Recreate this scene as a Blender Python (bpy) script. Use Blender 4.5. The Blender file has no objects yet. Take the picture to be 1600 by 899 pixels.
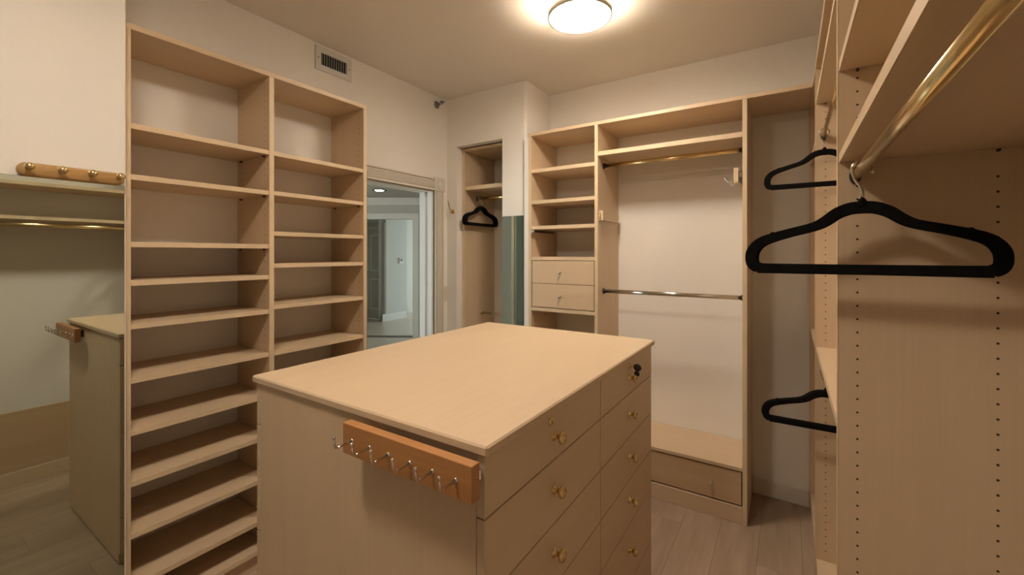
import bpy, bmesh, math, random
from mathutils import Vector, Matrix
random.seed(7)
SC = bpy.context.scene
COL = SC.collection

# ------------------------------------------------------------------ camera
F_PX, YAW, HOR, CAM_H = 665.5, math.radians(33.04), 396.8, 1.473
cam_d = bpy.data.cameras.new('camera')
cam_d.sensor_width = 36.0
cam_d.lens = F_PX / 1600 * 36
cam_d.shift_y = -(449.5 - HOR) / 1600
cam_d.clip_start = 0.02
cam = bpy.data.objects.new('camera', cam_d)
COL.objects.link(cam)
cam.location = (0, 0, CAM_H)
cam.rotation_euler = (math.radians(90), 0, YAW)
SC.camera = cam

# ------------------------------------------------------------------ world (daylight outside the hall windows)
W = bpy.data.worlds.new('world'); SC.world = W; W.use_nodes = True
W.node_tree.nodes['Background'].inputs[0].default_value = (0.84, 0.93, 0.91, 1)
W.node_tree.nodes['Background'].inputs[1].default_value = 4.0
SC.view_settings.view_transform = 'Standard'
SC.view_settings.look = 'None'
SC.view_settings.gamma = 1.0
SC.view_settings.use_curve_mapping = False
SC.view_settings.exposure = 0.37
BOWL_GLOW, LAMP_MAIN, LAMP_NEAR = 34.0, 6.2, 4.4      # bowl emission; watts thrown down by each lamp
BULB_WATTS = 4.0
LAMP_COL = (1.0, 0.895, 0.765)

# ------------------------------------------------------------------ materials
def new_mat(name):
    m = bpy.data.materials.new(name); m.use_nodes = True
    nt = m.node_tree
    return m, nt, nt.nodes['Principled BSDF']

def mat_plain(name, col, rough=0.6, metal=0.0, bump=0.0, bscale=200.0, var=0.0, vscale=3.0):
    m, nt, b = new_mat(name)
    b.inputs['Roughness'].default_value = rough
    b.inputs['Metallic'].default_value = metal
    tc = nt.nodes.new('ShaderNodeTexCoord')
    n = nt.nodes.new('ShaderNodeTexNoise'); n.inputs['Scale'].default_value = vscale
    n.inputs['Detail'].default_value = 4
    nt.links.new(tc.outputs['Object'], n.inputs['Vector'])
    r = nt.nodes.new('ShaderNodeValToRGB')
    r.color_ramp.elements[0].position = 0.3; r.color_ramp.elements[1].position = 0.7
    r.color_ramp.elements[0].color = tuple(c * (1 - var) for c in col) + (1,)
    r.color_ramp.elements[1].color = tuple(min(1, c * (1 + var)) for c in col) + (1,)
    nt.links.new(n.outputs['Fac'], r.inputs['Fac'])
    nt.links.new(r.outputs['Color'], b.inputs['Base Color'])
    if bump:
        n2 = nt.nodes.new('ShaderNodeTexNoise'); n2.inputs['Scale'].default_value = bscale
        nt.links.new(tc.outputs['Object'], n2.inputs['Vector'])
        bp = nt.nodes.new('ShaderNodeBump'); bp.inputs['Strength'].default_value = bump
        bp.inputs['Distance'].default_value = 0.001
        nt.links.new(n2.outputs['Fac'], bp.inputs['Height'])
        nt.links.new(bp.outputs['Normal'], b.inputs['Normal'])
    return m

def mat_wood(name, c_lo, c_hi, axis, rough=0.42, fine=90.0, long=2.2, blotch=0.5):
    """laminate / timber with the grain running along one axis"""
    m, nt, b = new_mat(name)
    tc = nt.nodes.new('ShaderNodeTexCoord')
    def noise(across, along, detail):
        mp = nt.nodes.new('ShaderNodeMapping')
        s = [across] * 3; s['xyz'.index(axis)] = along
        mp.inputs['Scale'].default_value = s
        nt.links.new(tc.outputs['Object'], mp.inputs['Vector'])
        n = nt.nodes.new('ShaderNodeTexNoise'); n.inputs['Scale'].default_value = 1.0
        n.inputs['Detail'].default_value = detail; n.inputs['Roughness'].default_value = 0.6
        nt.links.new(mp.outputs['Vector'], n.inputs['Vector'])
        return n
    n1 = noise(fine, long, 5); n2 = noise(9.0, 1.1, 3)
    mx = nt.nodes.new('ShaderNodeMix'); mx.data_type = 'FLOAT'
    mx.inputs[0].default_value = blotch
    nt.links.new(n1.outputs['Fac'], mx.inputs[2]); nt.links.new(n2.outputs['Fac'], mx.inputs[3])
    r = nt.nodes.new('ShaderNodeValToRGB')
    r.color_ramp.elements[0].position = 0.32; r.color_ramp.elements[1].position = 0.68
    r.color_ramp.elements[0].color = c_lo + (1,); r.color_ramp.elements[1].color = c_hi + (1,)
    nt.links.new(mx.outputs[0], r.inputs['Fac'])
    nt.links.new(r.outputs['Color'], b.inputs['Base Color'])
    b.inputs['Roughness'].default_value = rough
    bp = nt.nodes.new('ShaderNodeBump'); bp.inputs['Strength'].default_value = 0.12
    bp.inputs['Distance'].default_value = 0.0006
    nt.links.new(n1.outputs['Fac'], bp.inputs['Height']); nt.links.new(bp.outputs['Normal'], b.inputs['Normal'])
    return m

def mat_emit(name, col, strength):
    m, nt, b = new_mat(name)
    b.inputs['Base Color'].default_value = col + (1,)
    b.inputs['Emission Color'].default_value = col + (1,)
    b.inputs['Emission Strength'].default_value = strength
    return m

MLO, MHI = (0.640, 0.474, 0.305), (0.690, 0.522, 0.343)
MAPLE = {a: mat_wood('maple_laminate_' + a, MLO, MHI, a) for a in 'xyz'}
DRW = {a: mat_wood('maple_drawer_' + a, (0.53, 0.36, 0.21), (0.62, 0.43, 0.26), a) for a in 'xyz'}
EDGE = mat_plain('maple_edge_band', (0.715, 0.545, 0.350), 0.4, var=0.05, vscale=8)
CHERRY = mat_wood('amber_cherry_wood', (0.36, 0.155, 0.050), (0.50, 0.235, 0.080), 'x', 0.38, fine=70)
PEGWOOD = mat_wood('golden_peg_wood', (0.40, 0.225, 0.080), (0.52, 0.315, 0.125), 'y', 0.22, fine=60)
WALL = mat_plain('cream_wall_paint', (0.88, 0.83, 0.755), 0.75, bump=0.15, bscale=160, var=0.012, vscale=2)
CEIL = mat_plain('ceiling_paint', (0.85, 0.79, 0.71), 0.8, bump=0.15, bscale=140, var=0.012, vscale=2)
TRIM = mat_plain('cream_gloss_trim', (0.76, 0.70, 0.60), 0.42, var=0.01)
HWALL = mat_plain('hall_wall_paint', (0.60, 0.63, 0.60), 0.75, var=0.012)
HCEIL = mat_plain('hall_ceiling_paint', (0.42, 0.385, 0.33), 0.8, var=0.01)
HCASE = mat_plain('hall_beige_casing', (0.56, 0.525, 0.45), 0.5, var=0.01)
STEEL = mat_plain('satin_steel', (0.27, 0.26, 0.25), 0.35, 0.9, var=0.05, vscale=30)
HTRIM = mat_plain('hall_white_trim', (0.74, 0.76, 0.74), 0.5, var=0.01)
TILE = mat_plain('hall_floor_tile', (0.58, 0.52, 0.44), 0.25, var=0.06, vscale=1.5)
BRASS = mat_plain('polished_brass', (0.78, 0.60, 0.31), 0.20, 1.0, var=0.04, vscale=20)
CHROME = mat_plain('chrome', (0.72, 0.70, 0.67), 0.15, 1.0, var=0.02, vscale=20)
DARKMETAL = mat_plain('dark_steel', (0.06, 0.055, 0.05), 0.4, 0.6, var=0.05, vscale=20)
BLACKPL = mat_plain('black_plastic', (0.012, 0.011, 0.010), 0.45, var=0.1, vscale=20)
VELVET = mat_plain('black_velvet', (0.0075, 0.0070, 0.0068), 0.95, bump=0.5, bscale=900, var=0.25, vscale=60)
VELVET.node_tree.nodes['Principled BSDF'].inputs['Specular IOR Level'].default_value = 0.12
HOLE = mat_plain('shelf_pin_hole_shadow', (0.045, 0.028, 0.016), 0.9, var=0.1, vscale=50)
MIRROR = mat_plain('mirror_silvering', (0.62, 0.68, 0.62), 0.015, 1.0, var=0.0)
MIRROR_EDGE = mat_plain('mirror_edge', (0.10, 0.12, 0.10), 0.3, var=0.05)
PLASTIC = mat_plain('almond_plastic', (0.74, 0.645, 0.52), 0.4, var=0.01)
GRILLE = mat_plain('grille_white_metal', (0.70, 0.68, 0.63), 0.45, var=0.01)
DUCT = mat_plain('duct_interior', (0.03, 0.03, 0.03), 0.9, var=0.05)
FLOORM = []
for i, (lo, hi) in enumerate((((0.300, 0.210, 0.140), (0.470, 0.350, 0.248)), ((0.318, 0.224, 0.150), (0.482, 0.360, 0.256)), ((0.290, 0.202, 0.134), (0.456, 0.338, 0.238)))):
    FLOORM.append(mat_wood('floor_plank_%s' % 'abc'[i], lo, hi, 'y', 0.38, fine=30, long=1.6, blotch=0.75))
SUBFLOOR = mat_plain('floor_underlay', (0.16, 0.125, 0.09), 0.8, var=0.05)
BOWLM = mat_emit('lit_glass_bowl', LAMP_COL, BOWL_GLOW)
CANM = mat_emit('lit_recessed_lamp', (1.0, 0.93, 0.82), 14.0)
SCREEN = mat_plain('thermostat_screen', (0.10, 0.16, 0.17), 0.2, var=0.05)
PANE, _nt, _b = new_mat('window_glass')
_b.inputs['Transmission Weight'].default_value = 1.0; _b.inputs['Roughness'].default_value = 0.0
_b.inputs['IOR'].default_value = 1.05

# ------------------------------------------------------------------ helpers
def link(name, me, mat, parent=None, smooth=False):
    o = bpy.data.objects.new(name, me); COL.objects.link(o)
    if mat is not None and not me.materials: me.materials.append(mat)
    if smooth:
        for p in me.polygons: p.use_smooth = True
    if parent is not None:
        o.parent = parent
    return o

def base_of(parent):
    """world origin of the top-level thing a part hangs under (parts keep zero offsets)"""
    p = parent; v = Vector((0, 0, 0))
    while p is not None:
        v += Vector(p.location); p = p.parent
    return v

def bm_box(bm, x0, x1, y0, y1, z0, z1):
    vs = [bm.verts.new(p) for p in ((x0,y0,z0),(x1,y0,z0),(x1,y1,z0),(x0,y1,z0),(x0,y0,z1),(x1,y0,z1),(x1,y1,z1),(x0,y1,z1))]
    for f in ((3,2,1,0),(4,5,6,7),(0,1,5,4),(1,2,6,5),(2,3,7,6),(3,0,4,7)):
        bm.faces.new([vs[i] for i in f])

def finish(bm, name, mat, parent=None, smooth=False, origin=None):
    off = base_of(parent) if parent is not None else (origin if origin is not None else Vector((0,0,0)))
    off = Vector(off)
    if off.length > 0:
        bmesh.ops.translate(bm, verts=bm.verts, vec=-off)
    bmesh.ops.recalc_face_normals(bm, faces=bm.faces)
    me = bpy.data.meshes.new(name); bm.to_mesh(me); bm.free()
    o = link(name, me, mat, parent, smooth)
    if parent is None and origin is not None: o.location = origin
    return o

def box(name, x0, x1, y0, y1, z0, z1, mat, parent=None, bev=0.0012, origin=None):
    bm = bmesh.new(); bm_box(bm, x0, x1, y0, y1, z0, z1)
    if bev:
        bmesh.ops.bevel(bm, geom=bm.edges[:], offset=bev, segments=1, affect='EDGES')
    return finish(bm, name, mat, parent, origin=origin)

def boxes(name, lst, mat, parent=None, origin=None):
    bm = bmesh.new()
    for b in lst: bm_box(bm, *b)
    return finish(bm, name, mat, parent, origin=origin)

def bm_tube(bm, pts, r, seg=10, closed=False, ry=None, up=None, cap=True):
    """sweep an ellipse (r x ry) along pts"""
    pts = [Vector(p) for p in pts]; n = len(pts); rings = []
    ry = r if ry is None else ry
    for i, p in enumerate(pts):
        if closed: t = pts[(i+1) % n] - pts[i-1]
        else: t = pts[min(i+1, n-1)] - pts[max(i-1, 0)]
        t.normalize()
        u = Vector(up) if up is not None else (Vector((0,0,1)) if abs(t.z) < 0.95 else Vector((1,0,0)))
        a = t.cross(u)
        if a.length < 1e-5: a = t.cross(Vector((0,1,0)))
        a.normalize(); b = a.cross(t)
        rings.append([bm.verts.new(p + a*(math.cos(k*2*math.pi/seg)*r) + b*(math.sin(k*2*math.pi/seg)*ry)) for k in range(seg)])
    m = n if closed else n-1
    for i in range(m):
        A, B = rings[i], rings[(i+1) % n]
        for k in range(seg):
            bm.faces.new((A[k], A[(k+1) % seg], B[(k+1) % seg], B[k]))
    if not closed and cap:
        bm.faces.new(rings[0][::-1]); bm.faces.new(rings[-1])

def tube(name, pts, r, mat, parent=None, seg=12, closed=False, ry=None, up=None, origin=None):
    bm = bmesh.new(); bm_tube(bm, pts, r, seg, closed, ry, up)
    return finish(bm, name, mat, parent, smooth=True, origin=origin)

def bm_lathe(bm, prof, loc, axis, seg=20):
    """prof: (radius, height) along axis from loc"""
    axis = Vector(axis).normalized()
    q = Vector((0,0,1)).rotation_difference(axis)
    rings = []
    for r, h in prof:
        if r < 1e-6: rings.append([bm.verts.new(Vector(loc) + q @ Vector((0,0,h)))])
        else: rings.append([bm.verts.new(Vector(loc) + q @ Vector((r*math.cos(k*2*math.pi/seg), r*math.sin(k*2*math.pi/seg), h))) for k in range(seg)])
    for A, B in zip(rings, rings[1:]):
        if len(A) == 1 and len(B) == 1: continue
        for k in range(seg):
            k2 = (k+1) % seg
            if len(A) == 1: bm.faces.new((A[0], B[k2], B[k]))
            elif len(B) == 1: bm.faces.new((A[k], A[k2], B[0]))
            else: bm.faces.new((A[k], A[k2], B[k2], B[k]))

def lathe(name, prof, loc, axis, mat, parent=None, seg=20, smooth=True, origin=None):
    bm = bmesh.new(); bm_lathe(bm, prof, loc, axis, seg)
    return finish(bm, name, mat, parent, smooth, origin)

def thing(name, label, cat, loc, group=None):
    o = bpy.data.objects.new(name, None); COL.objects.link(o)
    o.location = loc; o.empty_display_size = 0.1
    o['label'] = label; o['category'] = cat
    if group: o['group'] = group
    return o

def tag(o, label, cat, group=None):
    o['label'] = label; o['category'] = cat
    if group: o['group'] = group
    return o

def struct(o, label, cat):
    o['kind'] = 'structure'; o['label'] = label; o['category'] = cat
    return o

def copy_tree(o, parent=None):
    c = o.copy(); COL.objects.link(c); c.parent = parent
    for ch in list(o.children): copy_tree(ch, c)
    return c

def pin_holes(panel, face, coord, rows, z0, z1, r=0.0026):
    """small drilled shelf-pin holes at 32 mm pitch on a panel face; face '-y','+y','+x','-x'"""
    bm = bmesh.new(); z = z0; seg = 8
    while z < z1:
        for c in rows:
            ax = {'-y': (0,-1,0), '+y': (0,1,0), '+x': (1,0,0), '-x': (-1,0,0)}[face]
            p = (c, coord, z) if face[1] == 'y' else (coord, c, z)
            bm_lathe(bm, [(r, -0.0015), (r, 0.0004), (0, 0.0004)], p, ax, seg)
        z += 0.032
    o = finish(bm, 'shelf_pin_holes', HOLE, panel); o['kind'] = 'stuff'
    return o

CZ = 2.738
XL, XM = -2.365, -2.012          # left wall face; mirror wall face
YC, YW, XC = 2.652, 3.02, -1.603 # chase face, far wall face, chase return face
XR = 0.462                       # right wall face
YB = -2.7                        # wall behind the camera

# ------------------------------------------------------------------ room shell
fl = struct(box('floor', -2.5, 0.7, YB-0.1, 3.3, -0.10, -0.014, SUBFLOOR, bev=0), 'floor of greyish brown wood-look planks', 'floor')
PW, PL = 0.182, 1.22
meshes = {}
def plank_mesh(mi):
    if mi not in meshes:
        bm = bmesh.new(); bm_box(bm, 0.0003, PW-0.0003, 0.0003, PL-0.0003, -0.0135, 0.0)
        bmesh.ops.bevel(bm, geom=[e for e in bm.edges if all(v.co.z > -0.001 for v in e.verts)], offset=0.0006, segments=1, affect='EDGES')
        me = bpy.data.meshes.new('plank'); bm.to_mesh(me); bm.free(); me.materials.append(FLOORM[mi]); meshes[mi] = me
    return meshes[mi]
nx = 18
for i in range(nx):
    x = -2.495 + i*PW
    if x + PW > 0.70: break
    y = YB - 0.09 - (0.37*i % 1.0)*PL
    while y < 3.28:
        if y + PL > YB - 0.05:
            p = bpy.data.objects.new('plank', plank_mesh(random.randrange(3))); COL.objects.link(p)
            p.parent = fl; p.location = (x, y, 0)
        y += PL

struct(box('ceiling', -2.5, 0.7, YB-0.1, 3.3, CZ, CZ+0.1, CEIL, bev=0), 'plain painted ceiling', 'ceiling')
DY0, DY1, DZ = 1.655, 2.484, 1.978      # doorway in the left wall
struct(boxes('wall_left', [(-2.5, XL, 0.531, DY0, -0.014, CZ), (-2.5, XL, DY1, 3.3, -0.014, CZ), (-2.5, XL, DY0, DY1, DZ, CZ)], WALL), 'cream wall with the doorway and shoe shelves', 'wall')
struct(box('wall_left_front', -2.5, XM, YB, 0.531, -0.014, CZ, WALL, bev=0.004), 'cream projecting wall that carries the mirror', 'wall')
OX0, OX1, OZ = -2.260, -1.812, 2.342     # alcove opening in the chase
bm = bmesh.new()
for b in ((XL, OX0, YC, YC+0.065, -0.014, CZ), (OX0, OX1, YC, YC+0.065, OZ, CZ), (OX1, XC, YC, YC+0.065, -0.014, CZ),
          (-1.70, XC, YC+0.065, 3.3, -0.014, CZ), (XL, -1.70, 3.145, 3.3, -0.014, CZ), (XL, -2.2605, YC+0.065, 3.145, -0.014, CZ)):
    bm_box(bm, *b)
ed = [e for e in bm.edges if all(abs(v.co.x-XC) < 1e-4 and abs(v.co.y-YC) < 1e-4 for v in e.verts)]
bmesh.ops.bevel(bm, geom=ed, offset=0.018, segments=5, affect='EDGES')
struct(finish(bm, 'wall_far_chase', WALL), 'cream wall block with the narrow closet opening', 'wall')
struct(box('wall_far', XC, 0.7, YW, 3.3, -0.014, CZ, WALL, bev=0), 'cream wall behind the built-in drawer unit', 'wall')
struct(box('wall_right', XR, 0.7, YB, YW, -0.014, CZ, WALL, bev=0), 'cream wall behind the hanging bays', 'wall')
struct(box('wall_back', -2.5, 0.7, YB-0.1, YB, -0.014, CZ, WALL, bev=0), 'cream wall closing the near end of the closet', 'wall')
struct(box('baseboard_far', -0.188, 0.099, YW-0.013, YW, 0.0, 0.098, TRIM, bev=0.003), 'low painted baseboard between the shelving units', 'baseboard')

# door casing (trim_1)
tr = bpy.data.objects.new('trim_1', None); COL.objects.link(tr); tr.location = (XL, 2.07, 0)
struct(tr, 'fluted cream door casing with carved corner block', 'door casing')
def fluted(name, horiz, a0, a1, b0, b1):
    """board from a0..a1 (length) by b0..b1 (width) with raised reeds, on the left wall"""
    bm = bmesh.new(); n = 5; w = (b1-b0)
    segs = [(b0, b1, 0.010), (b0, b0+w*0.12, 0.022), (b1-w*0.12, b1, 0.022)]
    for k in range(n):
        c = b0 + w*(0.2 + 0.6*(k+0.5)/n); segs.append((c-w*0.042, c+w*0.042, 0.019))
    for s0, s1, d in segs:
        if horiz: bm_box(bm, XL, XL+d, a0, a1, s0, s1)
        else: bm_box(bm, XL, XL+d, s0, s1, a0, a1)
    return finish(bm, name, TRIM, tr)
fluted('head_casing', True, DY0-0.012, 2.492, DZ-0.003, 2.072)
fluted('side_casing', False, 0.0, DZ-0.004, 2.492, 2.592)
ro = box('rosette', XL, XL+0.026, 2.489, 2.605, DZ-0.004, 2.082, TRIM, tr, bev=0.003)
lathe('rosette_ring', [(0.046, 0), (0.044, 0.005), (0.036, 0.005), (0.033, 0.001), (0.022, 0.001), (0.018, 0.005), (0, 0.008)], (XL+0.026, 2.547, 2.029), (1,0,0), TRIM, ro, 28)
box('side_jamb', -2.498, XL, DY1-0.012, DY1-0.0005, 0.0, DZ, HTRIM, tr, bev=0.001)
box('side_jamb', -2.498, XL, DY0+0.0005, DY0+0.012, 0.0, DZ, HTRIM, tr, bev=0.001)
box('head_jamb', -2.498, XL, DY0+0.012, DY1-0.012, DZ-0.014, DZ-0.001, TRIM, tr, bev=0.001)
box('door_stop', -2.452, -2.425, DY1-0.026, DY1-0.0125, 0.0, DZ-0.015, HTRIM, tr, bev=0.001)

# ------------------------------------------------------------------ hall beyond the doorway
HZ = 2.45
s_, c_ = math.sin(YAW), math.cos(YAW)
def at(px, depth):      # plan position on the sight line of a pixel column
    u = (px-800)/F_PX
    return Vector((depth*(-s_+u*c_), depth*(c_+u*s_), 0))
struct(boxes('floor_hall', [(-10.0, -2.5, 0.4, 10.0, -0.1, 0.0)], TILE), 'pale tiled hall floor beyond the doorway', 'floor')
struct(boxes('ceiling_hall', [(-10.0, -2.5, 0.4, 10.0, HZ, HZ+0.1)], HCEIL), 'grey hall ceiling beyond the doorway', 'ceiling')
# south wall of the hall with a window opening, west wall, unseen north opening added to let daylight into the far hall
struct(boxes('wall_hall_near', [(-10, -7.2, 0.4, 0.55, 0, HZ), (-3.6, -2.5, 0.4, 0.55, 0, HZ), (-7.2, -3.6, 0.4, 0.55, 2.2, HZ), (-7.2, -3.6, 0.4, 0.55, 0, 0.5)], HWALL), 'hall wall with a wide window', 'wall')
struct(box('wall_hall_side', -10.1, -10.0, 0.4, 10.0, 0, HZ, HWALL, bev=0), 'end wall of the hall', 'wall')
struct(boxes('wall_hall_end', [(-10, -8.3, 10.0, 10.1, 0, HZ), (-4.0, -2.5, 10.0, 10.1, 0, HZ), (-8.3, -4.0, 10.0, 10.1, 2.25, HZ)], HWALL), 'hall wall with an added daylight opening', 'wall')
struct(boxes('wall_hall_return', [(-2.5, -2.4, 3.3, 10.0, 0, HZ)], HWALL), 'hall wall beside the closet', 'wall')
for nm, args, lab in (('window_1', ('x', -7.2, -3.6, 0.475, 0.5, 2.2), 'wide hall window'), ('added_window', ('x', -8.3, -4.0, 10.05, 0.0, 2.25), 'frame of an added unseen daylight opening')):
    _, a0, a1, yy, z0, z1 = args
    w = boxes(nm, [(a0, a1, yy-0.03, yy+0.03, z0, z0+0.05), (a0, a1, yy-0.03, yy+0.03, z1-0.05, z1), (a0, a0+0.05, yy-0.03, yy+0.03, z0, z1), (a1-0.05, a1, yy-0.03, yy+0.03, z0, z1), ((a0+a1)/2-0.025, (a0+a1)/2+0.025, yy-0.03, yy+0.03, z0, z1)], HTRIM)
    struct(w, lab, 'window')
# cased opening that crosses the hall
P0 = at(615, 7.5); ang = YAW
def diag(name, lst, mat, parent=None):
    """boxes in the crossing wall's own frame: u to the right along the wall, v away from the closet"""
    bm = bmesh.new()
    for b in lst: bm_box(bm, *b)
    bmesh.ops.rotate(bm, verts=bm.verts, cent=(0,0,0), matrix=Matrix.Rotation(ang, 3, 'Z'))
    bmesh.ops.translate(bm, verts=bm.verts, vec=P0)
    return finish(bm, name, mat, parent)
K = 7.5/F_PX
uR, uL = (645-615)*K, (566-615)*K
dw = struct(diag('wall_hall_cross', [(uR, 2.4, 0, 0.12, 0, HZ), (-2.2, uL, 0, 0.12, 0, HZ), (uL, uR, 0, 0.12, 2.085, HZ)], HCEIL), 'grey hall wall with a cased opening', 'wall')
t2 = struct(diag('trim_2', [(uR, uR+0.11, -0.02, 0.0, 0, 2.085), (uL-0.11, uL, -0.02, 0.0, 0, 2.085), (uL-0.11, uR+0.11, -0.024, 0.0, 2.085, 2.185)], HCASE), 'beige casing around the hall opening', 'door casing')
struct(diag('trim_3', [(-2.0, 2.2, -0.03, 0, 2.33, 2.37), (-2.0, 2.2, -0.06, 0, 2.37, 2.41), (-2.0, 2.2, -0.10, 0, 2.41, HZ-0.001)], HCASE), 'crown moulding along the hall wall', 'moulding')
struct(diag('trim_4', [(uL, uR, 0.0, 0.12, 0.0, 0.012)], mat_plain('dark_threshold', (0.10, 0.075, 0.05), 0.5, var=0.05)), 'dark threshold strip in the hall opening', 'threshold')
# wall piece with thermostat, return and door
struct(boxes('wall_hall_inner', [(-7.56, -7.43, 6.34, 6.95, 0, HZ), (-7.56, -7.54, 6.24, 6.34, 0, HZ)], HWALL), 'pale wall piece with the thermostat', 'wall')
struct(boxes('baseboard_hall', [(-7.43, -7.415, 6.24, 6.965, 0, 0.15), (-7.56, -7.415, 6.95, 6.965, 0, 0.15)], HTRIM), 'white baseboard in the hall', 'baseboard')
struct(boxes('wall_hall_recess', [(-7.98, -7.85, 6.95, 9.0, 0, HZ)], HWALL), 'grey recess wall behind the thermostat wall', 'wall')
struct(boxes('wall_hall_door', [(-10, -8.46, 6.34, 6.46, 0, HZ), (-8.46, -7.56, 6.34, 6.46, 2.06, HZ)], HWALL), 'hall wall around the panelled door', 'wall')
struct(boxes('trim_5', [(-7.56, -7.44, 6.31, 6.34, 0, 2.06), (-8.57, -8.46, 6.31, 6.34, 0, 2.06), (-8.57, -7.44, 6.31, 6.34, 2.06, 2.16)], HCASE), 'beige casing of the hall door', 'door casing')
d1 = struct(box('door_1', -8.455, -7.565, 6.36, 6.40, 0.012, 2.055, HCASE, bev=0.002), 'pale panelled hall door', 'door')
for z0, z1 in ((0.22, 0.92), (1.08, 1.90)):
    for xa, xb in ((-8.35, -8.05), (-7.97, -7.67)):
        boxes('door_panel', [(xa, xb, 6.352, 6.36, z0, z0+0.03), (xa, xb, 6.352, 6.36, z1-0.03, z1), (xa, xa+0.03, 6.352, 6.36, z0+0.03, z1-0.03), (xb-0.03, xb, 6.352, 6.36, z0+0.03, z1-0.03)], HTRIM, d1)
lathe('door_handle', [(0.028, 0), (0.028, 0.006), (0.01, 0.01), (0.01, 0.04), (0.027, 0.05), (0.027, 0.065), (0, 0.075)], (-7.63, 6.36, 0.95), (0,-1,0), BRASS, d1)
th = thing('thermostat', 'small white thermostat on the pale hall wall', 'thermostat', (-7.43, 6.77, 1.26))
box('housing', -7.43, -7.405, 6.71, 6.83, 1.255, 1.375, HTRIM, th, bev=0.004)
box('display', -7.405, -7.403, 6.735, 6.80, 1.305, 1.355, SCREEN, th, bev=0)
rl = thing('recessed_ceiling_light', 'lit recessed downlight in the hall ceiling', 'ceiling light', (-5.25, 4.355, HZ))
lathe('trim_ring', [(0.075, -0.001), (0.105, -0.001), (0.108, -0.008), (0.085, -0.012), (0.075, -0.004), (0.075, -0.001)], (-5.25, 4.355, HZ), (0,0,1), DARKMETAL, rl, 32)
lathe('lamp_face', [(0.074, -0.002), (0.05, -0.016), (0, -0.022)], (-5.25, 4.355, HZ), (0,0,1), CANM, rl, 32)

# ------------------------------------------------------------------ shoe shelves on the left wall
FX = -2.057; T = 0.022
LY0, LYD, LY1 = 0.534, 1.061, 1.592
su = thing('shoe_shelf_unit', 'tall maple shoe shelves with two bays built along the doorway wall', 'shelving unit', (-2.2, 1.07, 0))
BXL = XL + 0.001
ZT = 2.333
pl = box('side_panel', BXL, FX, LY0+0.004, LY0+T, 0, ZT-T, MAPLE['z'], su)
pd = box('divider_panel', BXL, FX, LYD, LYD+T, 0, ZT-T, MAPLE['z'], su)
pr = box('side_panel', BXL, FX, LY1, LY1+T, 0, ZT-T, MAPLE['z'], su)
for o, yv in ((pl, LY0), (pd, LYD), (pr, LY1)):
    box('edge_band', FX, FX+0.0012, yv + (0.004 if o is pl else 0), yv+T, 0.0, ZT-T, EDGE, o, bev=0)
tb = box('top_board', BXL, FX+0.002, LY0, LY1+T+0.004, ZT-T, ZT, MAPLE['y'], su)
BAY1 = [1.962, 1.771, 1.518, 1.373, 1.210, 1.007, 0.811, 0.620, 0.425, 0.234, 0.100]
BAY2 = [1.962, 1.773, 1.580, 1.426, 1.228, 1.007, 0.811, 0.620, 0.425, 0.234, 0.100]
for ys, ye, zs in ((LY0+T, LYD, BAY1), (LYD+T, LY1, BAY2)):
    for z in zs:
        sh = box('shelf', BXL, FX-0.003, ys+0.001, ye-0.001, z-0.020, z, MAPLE['y'], su)
        box('edge_band', FX-0.003, FX-0.0018, ys+0.001, ye-0.001, z-0.020, z, EDGE, sh, bev=0)
    box('toe_board', FX-0.05, FX-0.03, ys+0.001, ye-0.001, 0, 0.079, MAPLE['y'], su)
pin_holes(pd, '-y', LYD, (FX-0.040, FX-0.262), 0.25, 2.28)
pin_holes(pr, '-y', LY1, (FX-0.040, FX-0.262), 0.25, 2.28)
# brown shelf pins under the far-side shelf ends
for z in BAY1[:3] + BAY2[:2]:
    ys = LYD if z in BAY1[:3] else LY1
    for xx in (FX-0.040, FX-0.262):
        lathe('shelf_pin', [(0.004, 0), (0.004, 0.010), (0, 0.011)], (xx, ys, z-0.025), (0,-1,0), HOLE, su, 8)
# mirror screwed on the end of the shoe shelves, beside the doorway
em = thing('mirror_panel', 'tall mirror on the end of the shoe shelves beside the doorway', 'mirror', (-2.2, LY1+T, 0.12))
box('glass', BXL+0.006, FX-0.002, LY1+T+0.0045, LY1+T+0.0055, 0.12, 1.955, MIRROR, em, bev=0)
box('backing', BXL+0.005, FX-0.001, LY1+T+0.0003, LY1+T+0.0044, 0.119, 1.956, MIRROR_EDGE, em, bev=0)

# mirror on the projecting wall, frameless
wm = thing('wall_mirror', 'large frameless mirror on the projecting wall under the peg rack', 'mirror', (XM, -0.4, 0.08))
box('glass', XM+0.0052, XM+0.0062, -1.3, 0.524, 0.03, 1.716, MIRROR, wm, bev=0)
box('backing', XM+0.0003, XM+0.005, -1.301, 0.525, 0.029, 1.717, MIRROR_EDGE, wm, bev=0)
# narrow mirror on the chase
cm = thing('narrow_mirror', 'narrow mirror strip on the wall between closet opening and drawer unit', 'mirror', (-1.70, YC, 0.05))
box('glass', OX1+0.002, XC-0.019, YC-0.0062, YC-0.0052, 0.05, 1.752, MIRROR, cm, bev=0)
box('backing', OX1+0.001, XC-0.018, YC-0.005, YC-0.0003, 0.049, 1.753, MIRROR_EDGE, cm, bev=0)

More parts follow.
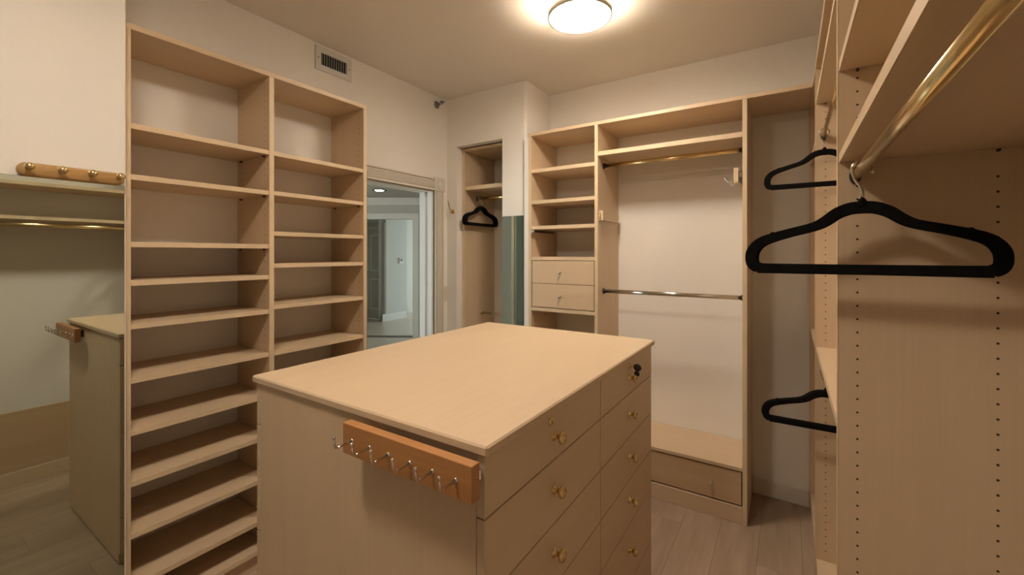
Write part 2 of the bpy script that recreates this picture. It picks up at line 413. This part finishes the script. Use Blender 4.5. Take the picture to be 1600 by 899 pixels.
# peg rack above the mirror
pg = thing('peg_rack', 'golden wooden peg rack with four knobs mounted above the mirror', 'peg rack', (XM, 0.396, 1.736))
bm = bmesh.new(); ring = []
y0, y1, zc, hh = 0.268, 0.524, 1.738, 0.022
out = []
for k in range(13):
    a = -math.pi/2 + math.pi*k/12; out.append((y1-hh+math.cos(a)*hh, zc+math.sin(a)*hh))
for k in range(13):
    a = math.pi/2 + math.pi*k/12; out.append((y0+hh+math.cos(a)*hh, zc+math.sin(a)*hh))
layers = [(XM+0.0005, 1.0), (XM+0.010, 1.0), (XM+0.016, 0.80), (XM+0.018, 0.55)]
rings = []
for xx, f in layers:
    r = []
    for (yy, zz) in out:
        cy = min(max(yy, y0+hh), y1-hh)
        r.append(bm.verts.new((xx, cy+(yy-cy)*f, zc+(zz-zc)*f)))
    rings.append(r)
for A, B in zip(rings, rings[1:]):
    for k in range(len(A)): bm.faces.new((A[k], A[(k+1) % len(A)], B[(k+1) % len(A)], B[k]))
bm.faces.new(rings[0][::-1]); bm.faces.new(rings[-1])
finish(bm, 'rail', PEGWOOD, pg, smooth=True)
for yy in (0.290, 0.362, 0.433, 0.504):
    lathe('peg', [(0.006, 0), (0.0055, 0.014), (0.009, 0.020), (0.0125, 0.028), (0.0125, 0.034), (0.008, 0.041), (0, 0.043)], (XM+0.0175, yy, zc+0.002), (1,0,0.12), BRASS, pg, 18)

# ------------------------------------------------------------------ island with drawers
IX0, IX1, IY0, IY1, IZ = -1.389, -0.490, 0.664, 1.893, 1.098
isl = thing('drawer_island', 'large maple closet island with two columns of brass-knobbed drawers', 'island', ((IX0+IX1)/2, (IY0+IY1)/2, 0))
box('worktop', IX0, IX1, IY0, IY1, IZ-0.022, IZ, MAPLE['y'], isl, bev=0.004)
BX0, BX1, BY0, BY1 = IX0+0.012, IX1-0.012, IY0+0.012, IY1-0.012
FT = 0.020
box('carcass', BX0+FT+0.006, BX1-FT-0.006, BY0+0.001, BY1-0.001, 0.0, IZ-0.0225, MAPLE['z'], isl)
SEAM = [1.074, 0.947, 0.784, 0.622, 0.455, 0.228, 0.055]
YSPL = 1.289
box('end_panel', BX0+FT+0.0012, BX1-FT-0.0012, BY0-0.003, BY0+0.0008, 0.012, IZ-0.0235, MAPLE['z'], isl, bev=0.0006)
def island_knob(x, y, z, parent, sgn=1):
    lathe('knob', [(0.0125, 0), (0.0125, 0.002), (0.006, 0.004), (0.0055, 0.012), (0.009, 0.016), (0.0155, 0.020), (0.0165, 0.025), (0.013, 0.029), (0.009, 0.0285), (0.006, 0.031), (0, 0.032)], (x, y, z), (sgn,0,0), BRASS, parent, 20)
for side in (1, -1):
    xf = BX1 if side > 0 else BX0
    for (ya, yb, kc) in ((BY0-0.003, YSPL, 0.968), (YSPL, BY1, 1.580)):
        for k in range(6):
            zt, zb = SEAM[k], SEAM[k+1]
            x_a, x_b = (xf-FT, xf) if side > 0 else (xf, xf+FT)
            dr = box('drawer', x_a, x_b, ya+(0.0022 if ya > 1 else 0.0), yb-(0.0022 if yb < 1.5 else 0.0), zb+0.0017, zt-0.0017, MAPLE['y'], isl, bev=0.001)
            zk = {0: 1.009, 1: 0.872, 2: 0.712, 3: 0.548, 4: 0.362, 5: 0.145}[k]
            island_knob(xf, kc, zk, dr, side)
            if k == 0:
                lk = lathe('lock', [(0.0105, 0), (0.0105, 0.0035), (0.0075, 0.0055), (0, 0.0055)], (xf, kc-0.02 if ya < 1 else kc, 1.052), (side,0,0), BRASS, dr, 18)
                if ya > 1 and side > 0:
                    key = boxes('key', [(xf+0.0055, xf+0.020, kc-0.0012, kc+0.0012, 1.049, 1.055)], CHROME, dr)
                    lathe('key_bow', [(0.0, -0.0025), (0.013, -0.0025), (0.015, 0), (0.013, 0.0025), (0, 0.0025)], (xf+0.030, kc, 1.050), (0,1,0.15), BLACKPL, dr, 18)
                    lathe('key_fob', [(0.0, -0.002), (0.010, -0.002), (0.011, 0), (0.010, 0.002), (0, 0.002)], (xf+0.027, kc+0.004, 1.026), (0.2,1,0.0), BLACKPL, dr, 16)
                else:
                    boxes('keyhole', [(xf+side*0.0056-0.0004, xf+side*0.0056+0.0004, kc-0.0213, kc-0.0187, 1.048, 1.056)], HOLE, dr)
# belt rack on the near end
RY = 0.620
br = box('belt_rack', -0.876, -0.492, RY, RY+0.024, 1.0070, 1.0780, CHERRY, isl, bev=0.0012)
br['label'] = 'reddish wooden belt rack with chrome hooks'
box('slide_rail', -0.80, -0.515, RY+0.0245, BY0-0.0035, 1.022, 1.058, DARKMETAL, br, bev=0.001)
box('slide_rail', -0.515, -0.507, RY+0.0245, BY0-0.0035, 1.030, 1.050, CHROME, br, bev=0.001)
for xx in (-0.842, -0.780, -0.719, -0.654, -0.591, -0.531):
    bm = bmesh.new(); pts = [(xx, RY-0.0003, 1.043), (xx, RY-0.036, 1.041), (xx, RY-0.042, 1.0425), (xx+0.0005, RY-0.0445, 1.048), (xx, RY-0.046, 1.065)]
    bm_tube(bm, pts, 0.0024, 10, up=(1,0,0))
    bm_lathe(bm, [(0, -0.004), (0.0032, -0.003), (0.0038, 0), (0.0030, 0.003), (0, 0.0038)], (xx, RY-0.0462, 1.067), (0,0,1), 12)
    bm_lathe(bm, [(0.005, 0), (0.0045, 0.0025), (0.0025, 0.003)], (xx, RY, 1.043), (0,-1,0), 12)
    finish(bm, 'hook', CHROME, br, smooth=True)

# ------------------------------------------------------------------ far drawer and hanging unit
FY = 2.62; FB = YW - 0.001
fu = thing('closet_wall_unit', 'built-in maple closet unit with open shelves, two small drawers and hanging bay', 'closet unit', (-0.87, 2.82, 0))
XA, XD, XE = -1.562, -1.062, -0.212
pa = box('side_panel', XA, XA+T, FY, FB, 0, ZT-T, MAPLE['z'], fu)
pdv = box('divider_panel', XD, XD+T, FY, FB, 0, ZT-T, MAPLE['z'], fu)
pe = box('side_panel', XE, XE+T, FY, FB, 0, ZT-T, MAPLE['z'], fu)
for o, xx in ((pa, XA), (pdv, XD), (pe, XE)):
    box('edge_band', xx, xx+T, FY-0.0012, FY, 0, ZT-T, EDGE, o, bev=0)
box('top_board', XA-0.003, 0.0985, FY-0.003, FB, ZT-T, ZT, MAPLE['x'], fu)
box('filler_strip', XC+0.001, XA-0.001, FY+0.004, FY+0.016, 0, ZT-T-0.001, WALL, fu, bev=0)
for z in (2.073, 1.851, 1.670, 1.452, 1.094, 0.70):
    th_ = 0.024
    sh = box('shelf', XA+T+0.001, XD-0.001, FY+0.003, FB, z-th_, z, MAPLE['x'], fu)
    box('edge_band', XA+T+0.001, XD-0.001, FY+0.0018, FY+0.003, z-th_, z, EDGE, sh, bev=0)
def small_knob(x, z, parent, y=FY):
    lathe('knob', [(0.009, 0), (0.009, 0.002), (0.0045, 0.004), (0.0045, 0.012), (0.0095, 0.018), (0.0105, 0.022), (0.007, 0.026), (0, 0.027)], (x, y, z), (0,-1,0), CHROME, parent, 18)
for zb, zt, zk in ((1.2655, 1.424, 1.345), (1.099, 1.2625, 1.180)):
    dr = box('drawer', XA+T+0.006, XD-0.006, FY+0.002, FY+0.021, zb, zt, MAPLE['x'], fu)
    small_knob(-1.312, zk, dr, FY+0.002)
box('drawer_box', XA+T+0.012, XD-0.012, FY+0.022, FB-0.03, 1.105, 1.42, HOLE, fu, bev=0)
# bases of both bays
for xa, xb in ((XA+T, XD), (XD+T, XE)):
    dk = box('deck', xa+0.001, xb-0.001, FY+0.001, FB, 0.287, 0.307, MAPLE['x'], fu)
    dr = box('drawer', xa+0.006, xb-0.006, FY+0.006, FY+0.025, 0.100, 0.279, DRW['x'], fu)
    for kx in ((xa+xb)/2+0.258, (xa+xb)/2-0.258):
        if xb-xa > 0.6: small_knob(kx, 0.185, dr, FY+0.006)
    if xb-xa < 0.6: small_knob((xa+xb)/2, 0.185, dr, FY+0.006)
    box('drawer_box', xa+0.010, xb-0.010, FY+0.026, FB-0.03, 0.100, 0.283, HOLE, fu, bev=0)
    box('toe_board', xa+0.001, xb-0.001, FY+0.001, FY+0.02, 0.0, 0.092, MAPLE['x'], fu)
sh = box('shelf', XD+T+0.001, XE-0.001, FY+0.003, FB, 2.110, 2.137, MAPLE['x'], fu)
box('edge_band', XD+T+0.001, XE-0.001, FY+0.0018, FY+0.003, 2.110, 2.137, EDGE, sh, bev=0)
def rod(p0, p1, mat, parent, bmat=None, w=0.0075, hgt=0.014):
    ax = (Vector(p1)-Vector(p0)).normalized()
    r = tube('hanging_rod', [p0, p1], w, mat, parent, 20, ry=hgt, up=(0,0,1))
    for p, sg in ((Vector(p0), 1), (Vector(p1), -1)):
        e = p + ax*sg*0.0005; f = p + ax*sg*0.010
        tube('rod_bracket', [e, f], w+0.004, bmat or mat, r, 16, ry=hgt+0.006, up=(0,0,1))
    return r
rod((XD+T+0.001, 2.715, 2.058), (XE-0.001, 2.715, 2.058), BRASS, fu, DARKMETAL)
rod((XD+T+0.001, 2.715, 1.225), (XE-0.001, 2.715, 1.225), CHROME, fu, DARKMETAL, 0.008, 0.013)
# wall cleat under the hanging bay shelf
box('wall_cleat', XD+T+0.001, XE-0.001, FB-0.012, FB, 1.985, 2.005, WALL, fu, bev=0.001)
# sliding tie rack on the divider, chrome slide rod in the shelf column, belt rack on the right panel
tk = box('tie_rack', XD+T+0.006, XD+T+0.022, FY+0.020, FY+0.345, 1.692, 1.748, MAPLE['y'], fu)
box('tie_rack_front', XD+T+0.003, XD+T+0.032, FY+0.006, FY+0.019, 1.688, 1.752, EDGE, tk, bev=0.0015)
box('slide_rail', XD+T, XD+T+0.0055, FY+0.02, FY+0.34, 1.702, 1.738, DARKMETAL, tk, bev=0)
for zz in (1.704, 1.720, 1.736):
    lathe('tie_peg', [(0.0035, 0), (0.0035, 0.016), (0.005, 0.019), (0.004, 0.023), (0, 0.024)], (XD+T+0.0175, FY+0.0055, zz), (0.1,-1,0), BRASS, tk, 12)
vr = tube('valet_rod', [(XA+T+0.020, FY+0.0, 1.632), (XA+T+0.020, FY+0.30, 1.632)], 0.006, DARKMETAL, fu, 12)
lathe('valet_knob', [(0.006, 0), (0.012, 0.004), (0.013, 0.014), (0.009, 0.019), (0, 0.020)], (XA+T+0.020, FY-0.0005, 1.632), (0,-1,0), CHROME, vr, 16)
tube('slide_rail', [(XA+T+0.007, FY+0.03, 1.632), (XA+T+0.007, FY+0.32, 1.632)], 0.006, CHROME, vr, 10)
rk = box('belt_rack', XE-0.044, XE-0.020, FY+0.010, FY+0.05, 1.865, 1.945, EDGE, fu, bev=0.0015)
box('slide_rail', XE-0.0195, XE-0.0005, FY+0.014, FY+0.30, 1.885, 1.925, DARKMETAL, rk, bev=0.0005)
box('slide_cap', XE-0.016, XE-0.004, FY+0.008, FY+0.0135, 1.890, 1.920, CHROME, rk, bev=0.001)
box('rack_bar', XE-0.036, XE-0.020, FY+0.051, FY+0.30, 1.878, 1.932, MAPLE['y'], rk)
for k in range(4):
    yy = FY+0.07+k*0.055
    tube('hook', [(XE-0.037, yy, 1.898), (XE-0.070, yy, 1.880), (XE-0.084, yy, 1.880), (XE-0.092, yy, 1.892), (XE-0.094, yy, 1.910)], 0.003, CHROME, rk, 8, up=(0,1,0))
lathe('hole_plug', [(0.006, -0.001), (0.006, 0.0006), (0, 0.0006)], (XA+T, 2.826, 1.018), (1,0,0), HOLE, fu, 10)
pin_holes(pe, '-x', XE, (FY+0.040, FY+0.33), 0.6, 1.7, 0.002)

# ------------------------------------------------------------------ hanging bays on the right wall
RX = 0.1006; RB = XR - 0.001
ru = thing('hanging_bay_unit', 'long maple hanging unit with brass rods and drilled panels along the right wall', 'closet unit', (0.28, 1.6, 0))
PYS = (0.235, 1.309, 2.367, 2.995)
pans = []
for yv in PYS:
    p = box('side_panel', RX, RB, yv, yv+T, 0, ZT-T, MAPLE['z'], ru)
    box('edge_band', RX-0.0012, RX, yv, yv+T, 0, ZT-T, EDGE, p, bev=0)
    pans.append(p)
box('top_board', RX-0.001, RB, PYS[0], FB-0.001, ZT-T, ZT, MAPLE['y'], ru)
def rshelf(ya, yb, z, th=0.022, name='shelf'):
    s = box(name, RX+0.003, RB, ya+0.001, yb-0.001, z-th, z, MAPLE['y'], ru)
    box('edge_band', RX+0.0018, RX+0.003, ya+0.001, yb-0.001, z-th, z, EDGE, s, bev=0)
A0, A1, B0, B1, C0, C1 = PYS[0]+T, PYS[1], PYS[1]+T, PYS[2], PYS[2]+T, PYS[3]
rshelf(A0, A1, 1.940); rshelf(A0, A1, 1.717)
rshelf(B0, B1, 2.172); rshelf(B0, B1, 1.052)
rshelf(C0, C1, 2.005); rshelf(C0, C1, 1.052)
rshelf(B0, B1, 0.095, 0.02, 'deck'); rshelf(C0, C1, 0.095, 0.02, 'deck')
for ya, yb in ((A0, A1), (B0, B1), (C0, C1)):
    box('toe_board', RX+0.003, RX+0.021, ya+0.001, yb-0.001, 0, 0.074 if ya > 1 else 0.088, MAPLE['y'], ru)
box('hamper_front', RX+0.010, RX+0.028, A0+0.004, A1-0.004, 0.092, 0.470, DRW['y'], ru)
RODX = 0.133
rod((RODX, A0+0.001, 1.660), (RODX, A1-0.001, 1.660), BRASS, ru, DARKMETAL)
rod((RODX-0.004, B0+0.001, 2.000), (RODX-0.004, B1-0.001, 2.000), BRASS, ru, DARKMETAL)
rod((RODX-0.004, B0+0.001, 0.990), (RODX-0.004, B1-0.001, 0.990), BRASS, ru, DARKMETAL)
HX = (RX+0.037, RX+0.268)
pin_holes(pans[1], '-y', PYS[1], HX, 0.10, 1.64)
pin_holes(pans[1], '-y', PYS[1], (HX[0],), 1.735, 1.90)
pin_holes(pans[2], '-y', PYS[2], HX, 0.14, 1.03, 0.0026)
pin_holes(pans[2], '-y', PYS[2], HX, 1.085, 2.14, 0.0026)
for (xx, yy, zz) in ((HX[0], A1, 1.917), (HX[1], A1, 1.917), (HX[0], B1, 2.149), (HX[0], A1, 1.694), (HX[1], A1, 1.694)):
    lathe('shelf_pin', [(0.0030, 0), (0.0030, 0.008), (0, 0.009)], (xx, yy, zz-0.0033), (0,-1,0), DARKMETAL, ru, 10)

# ------------------------------------------------------------------ alcove closet behind the chase
au = thing('alcove_closet_unit', 'narrow maple closet fitted inside the wall opening with shelf and rods', 'closet unit', (-2.0, 2.92, 0))
AY, AB = 2.722, 3.144
AX0, AX1 = -2.257, -1.703
ap = box('side_panel', AX0, AX0+T, AY, AB, 0, 2.336, MAPLE['z'], au)
box('edge_band', AX0, AX0+T, AY-0.0012, AY, 0, 2.336, EDGE, ap, bev=0)
ap2 = box('side_panel', AX1-T, AX1, AY, AB, 0, 2.336, MAPLE['z'], au)
box('top_board', AX0+T+0.001, AX1-T-0.001, AY, AB, 2.314, 2.336, MAPLE['x'], au)
sh = box('shelf', AX0+T+0.001, AX1-T-0.001, AY+0.006, AB, 1.995, 2.026, MAPLE['x'], au)
box('edge_band', AX0+T+0.001, AX1-T-0.001, AY+0.0048, AY+0.006, 1.995, 2.026, EDGE, sh, bev=0)
rod((AX0+T+0.001, 2.885, 1.942), (AX1-T-0.001, 2.885, 1.942), BRASS, au, DARKMETAL)
r2 = rod((AX0+T+0.001, 2.935, 0.965), (AX1-T-0.001, 2.935, 0.965), CHROME, au, BRASS, 0.008, 0.011)
box('wall_cleat', AX0+T+0.001, AX1-T-0.001, AB-0.012, AB, 1.86, 1.88, WALL, au, bev=0.001)
box('deck', AX0+T+0.001, AX1-T-0.001, AY+0.005, AB, 0.08, 0.10, MAPLE['x'], au)
pin_holes(ap, '+x', AX0+T, (AY+0.040, AY+0.36), 0.15, 1.9, 0.002)

# ------------------------------------------------------------------ clothes hangers
def catmull(pts, n):
    out = []
    for i in range(len(pts)-1):
        p0 = Vector(pts[max(i-1, 0)]); p1 = Vector(pts[i]); p2 = Vector(pts[i+1]); p3 = Vector(pts[min(i+2, len(pts)-1)])
        for k in range(n):
            t = k/n
            out.append(0.5*((2*p1)+(p2-p0)*t+(2*p0-5*p1+4*p2-p3)*t*t+(3*p1-p0-3*p2+p3)*t*t*t))
    out.append(Vector(pts[-1])); return out
def build_hanger():
    """built at the origin = top of the rod; body lies in the x-z plane"""
    half = [(0.0, -0.101), (0.022, -0.103), (0.045, -0.113), (0.068, -0.131), (0.090, -0.142), (0.130, -0.153), (0.172, -0.166),
            (0.196, -0.178), (0.210, -0.196), (0.2135, -0.214), (0.2105, -0.230), (0.199, -0.238), (0.180, -0.2395), (0.0, -0.2395)]
    wid = [0.0130, 0.0130, 0.0125, 0.0115, 0.0100, 0.0100, 0.0110, 0.0120, 0.0130, 0.0130, 0.0125, 0.0122, 0.0118, 0.0112]
    p3 = catmull([(a, 0, b) for a, b in half], 5); w3 = [v.x for v in catmull([(w, 0, 0) for w in wid], 5)]
    loop = p3 + [Vector((-p.x, 0, p.z)) for p in p3[-2:0:-1]]
    ws = w3 + w3[-2:0:-1]
    bm = bmesh.new(); n = len(loop); rings = []
    sec = [(-1, -0.6), (-0.75, -1), (0.75, -1), (1, -0.6), (1, 0.6), (0.75, 1), (-0.75, 1), (-1, 0.6)]
    for i, p in enumerate(loop):
        t = (loop[(i+1) % n]-loop[i-1]).normalized(); a = Vector((-t.z, 0, t.x))
        rings.append([bm.verts.new(p + a*(u*ws[i]) + Vector((0, v*0.0032, 0))) for u, v in sec])
    for i in range(n):
        A, B = rings[i], rings[(i+1) % n]
        for k in range(8): bm.faces.new((A[k], A[(k+1) % 8], B[(k+1) % 8], B[k]))
    # strap notches: one low raised lip on each shoulder
    for sg in (-1, 1):
        bm_lathe(bm, [(0, -0.0030), (0.0062, -0.0030), (0.0062, 0.0030), (0, 0.0030)], (sg*0.168, 0, -0.1575), (0,1,0), 12)
    # collar under the hook
    bm_lathe(bm, [(0.0075, -0.098), (0.0075, -0.086), (0.005, -0.082), (0, -0.082)], (0,0,0), (0,0,1), 12)
    root = thing('clothes_hanger', 'hanger', 'hanger', (0,0,0), None)
    finish(bm, 'velvet_body', VELVET, root)
    pts = [(0, 0, -0.086), (0, 0, -0.062)]
    c = Vector((0, 0, -0.0165))
    pts += [(-0.005, 0, -0.052), (-0.0125, 0, -0.040)]
    for k in range(15):
        a = math.radians(205 - k*17)
        pts.append((c.x+math.cos(a)*0.0185, 0, c.z+math.sin(a)*0.0185))
    tube('hook', pts, 0.0026, CHROME, root, 10, up=(0,1,0))
    return root
proto = build_hanger(); first = [True]
def hanger(loc, rz, label, group=None, tilt=0.0):
    h = proto if first[0] else copy_tree(proto)
    first[0] = False
    h.location = loc; h.rotation_euler = (0, tilt, rz); h['label'] = label
    if group: h['group'] = group
    elif 'group' in h: del h['group']
    return h
G1, G2, G3 = 'pair of hangers on the long brass rod', 'pair of hangers on the low rod', 'hangers bunched in the alcove closet'
hanger((RODX+0.002, 1.208, 1.6770), 0.0, 'large black velvet hanger in front of its twin under the deep double shelf', G1)
hanger((RODX+0.005, 1.224, 1.6770), 0.0, 'large black velvet hanger between its twin and the drilled panel', G1)
hanger((RODX-0.004, 2.295, 2.0170), 0.0, 'single black velvet hanger on the high rod of the far hanging bay')
hanger((RODX-0.004, 2.130, 1.0070), 0.0, 'black velvet hanger on the low rod, covering most of its twin', G2)
hanger((RODX-0.007, 2.146, 1.0070), 0.0, 'black velvet hanger on the low rod, between its twin and the far panel', G2)
for hx, hy, hl in ((-2.207, 2.885, 'black velvet hanger next to the side panel of the narrow alcove closet'),
                   (-2.191, 2.882, 'black velvet hanger between two others in the narrow alcove closet'),
                   (-2.175, 2.887, 'black velvet hanger of the alcove closet bunch, farthest from its side panel')):
    hanger((hx, hy, 1.9590), math.radians(90), hl, G3)

# ------------------------------------------------------------------ ceiling light
def ceiling_light(LX, LY, down, watts, label):
    cl = thing('ceiling_light', label, 'ceiling light', (LX, LY, CZ))
    lathe('ceiling_pan', [(0.0, -0.0005), (0.085, -0.0005), (0.096, -0.012), (0.100, -0.040), (0.097, -0.045), (0.0, -0.045)], (LX, LY, CZ), (0,0,1), TRIM, cl, 40)
    R, D, zr = 0.150, 0.072, -0.055
    RS = (R*R + D*D)/(2*D); a1 = math.asin(R/RS); prof = []
    for k in range(13):
        a = a1*(1 - k/12); prof.append((RS*math.sin(a), zr - (RS*math.cos(a) - (RS-D))))
    inner = [(max(r-0.003, 0), z+0.004) for r, z in prof[::-1]]
    bm = bmesh.new(); bm_lathe(bm, prof + inner[:-1] + [(R-0.003, zr+0.0005), (R, zr)], (LX, LY, CZ), (0,0,1), 48)
    gb = finish(bm, 'glass_bowl', BOWLM, cl, smooth=True)
    gb.data.materials.append(HTRIM)
    for p in gb.data.polygons:            # the inside of the bowl is plain white glass
        if p.normal.z > 0.05: p.material_index = 1
    lathe('rim_shield', [(0.1515, -0.053), (0.1575, -0.053), (0.1585, -0.0895), (0.1510, -0.0905), (0.1515, -0.084), (0.1515, -0.053)], (LX, LY, CZ), (0,0,1), TRIM, cl, 48)  # opaque band added to keep the bowl's glow off the nearby ceiling
    for k in range(3):
        a = math.radians(28 + 120*k); ca, sa = math.cos(a), math.sin(a)
        bm = bmesh.new()
        bm_tube(bm, [(LX+ca*0.098, LY+sa*0.098, CZ-0.036), (LX+ca*0.146, LY+sa*0.146, CZ-0.046), (LX+ca*0.154, LY+sa*0.154, CZ-0.056), (LX+ca*0.149, LY+sa*0.149, CZ-0.066)], 0.014, 8, ry=0.0025)
        finish(bm, 'bowl_clip', BRASS, cl, smooth=True)
    ld = bpy.data.lights.new('bulb', 'POINT'); ld.energy = watts; ld.color = LAMP_COL; ld.shadow_soft_size = 0.010
    lo = bpy.data.objects.new('bulb', ld); COL.objects.link(lo); lo.parent = cl; lo.location = (0, 0, -0.085)
    dd = bpy.data.lights.new('bowl_light', 'AREA'); dd.shape = 'DISK'; dd.size = 0.27; dd.energy = down; dd.color = LAMP_COL
    do = bpy.data.objects.new('bowl_light', dd); COL.objects.link(do); do.parent = cl; do.location = (0, 0, -0.1285)
ceiling_light(-0.873, 1.960, LAMP_MAIN, BULB_WATTS, 'lit round glass bowl ceiling light above the drawer island')
ceiling_light(-0.900, 0.100, LAMP_NEAR, BULB_WATTS*0.7, 'lit round glass bowl ceiling light above the near end of the closet')

# ------------------------------------------------------------------ small wall fittings
vt = thing('air_vent', 'white metal air vent grille high on the doorway wall', 'air vent', (XL, 1.608, 2.577))
vy0, vy1, vz0, vz1 = 1.485, 1.732, 2.577, 2.719
iy0, iy1, iz0, iz1 = vy0+0.034, vy1-0.034, vz0+0.034, vz1-0.034
boxes('frame', [(XL+0.0005, XL+0.010, vy0, iy0, vz0, vz1), (XL+0.0005, XL+0.010, iy1, vy1, vz0, vz1), (XL+0.0005, XL+0.010, iy0, iy1, vz0, iz0), (XL+0.0005, XL+0.010, iy0, iy1, iz1, vz1)], GRILLE, vt)
box('duct_backing', XL+0.0003, XL+0.0012, iy0, iy1, iz0, iz1, DUCT, vt, bev=0)
ns = 11
for k in range(ns):
    yy = iy0 + (k+0.5)*(iy1-iy0)/ns
    bm = bmesh.new(); bm_box(bm, -0.0045, 0.0045, -0.0011, 0.0011, iz0, iz1)
    bmesh.ops.rotate(bm, verts=bm.verts, cent=(0,0,0), matrix=Matrix.Rotation(math.radians(-32), 3, 'Z'))
    bmesh.ops.translate(bm, verts=bm.verts, vec=(XL+0.0060, yy, 0))
    finish(bm, 'slat', GRILLE, vt)
for yy in (vy0+0.017, vy1-0.017):
    lathe('screw', [(0.004, 0), (0.003, 0.0015), (0, 0.002)], (XL+0.010, yy, (vz0+vz1)/2), (1,0,0), DARKMETAL, vt, 10)

sp = thing('fire_sprinkler', 'chrome sidewall fire sprinkler near the ceiling corner', 'sprinkler', (XL, 2.528, 2.665))
lathe('escutcheon', [(0.0, 0.0005), (0.030, 0.0005), (0.030, 0.004), (0.024, 0.009), (0.014, 0.012), (0, 0.012)], (XL, 2.528, 2.665), (1,0,0), STEEL, sp, 24)
lathe('nozzle', [(0.011, 0.012), (0.011, 0.024), (0.007, 0.027), (0.007, 0.036), (0, 0.037)], (XL, 2.528, 2.665), (1,0,0), STEEL, sp, 16)
for sg in (-1, 1):
    tube('frame_arm', [(XL+0.024, 2.528+sg*0.009, 2.665), (XL+0.040, 2.528+sg*0.013, 2.668), (XL+0.056, 2.528+sg*0.004, 2.672)], 0.0025, STEEL, sp, 8)
boxes('deflector', [(XL+0.050, XL+0.078, 2.508, 2.548, 2.676, 2.679), (XL+0.056, XL+0.060, 2.522, 2.534, 2.662, 2.676)], STEEL, sp)

sw = thing('light_switch', 'almond rocker light switch beside the door casing', 'light switch', (XL, 2.630, 1.09))
box('plate', XL+0.0004, XL+0.006, 2.6065, 2.6505, 1.086, 1.208, PLASTIC, sw, bev=0.002)
box('rocker', XL+0.006, XL+0.010, 2.6155, 2.6415, 1.112, 1.182, PLASTIC, sw, bev=0.0015)

hk = thing('coat_hook', 'small brass coat hook on the narrow wall beside the closet opening', 'coat hook', (-2.2990, YC, 1.80))
lathe('base_plate', [(0.0, 0.0004), (0.019, 0.0004), (0.019, 0.003), (0.011, 0.006), (0, 0.006)], (-2.2990, YC, 1.815), (0,-1,0), BRASS, hk, 20)
tube('upper_hook', [(-2.2990, YC-0.006, 1.818), (-2.308000, YC-0.022, 1.828), (-2.30800, YC-0.034, 1.852), (-2.3080, YC-0.046, 1.885), (-2.3080, YC-0.052, 1.895)], 0.0045, BRASS, hk, 10, up=(1,0,0))
tube('lower_hook', [(-2.2970, YC-0.006, 1.812), (-2.2930, YC-0.024, 1.800), (-2.2900, YC-0.036, 1.806), (-2.2890, YC-0.040, 1.820)], 0.0045, BRASS, hk, 10, up=(1,0,0))
bm = bmesh.new()
bm_lathe(bm, [(0, -0.005), (0.005, -0.003), (0.006, 0), (0.005, 0.003), (0, 0.005)], (-2.3080, YC-0.054, 1.898), (0,0,1), 12)
bm_lathe(bm, [(0, -0.006), (0.006, -0.004), (0.007, 0), (0.006, 0.004), (0, 0.006)], (-2.2890, YC-0.041, 1.824), (0,0,1), 12)
finish(bm, 'hook_tips', BRASS, hk, smooth=True)
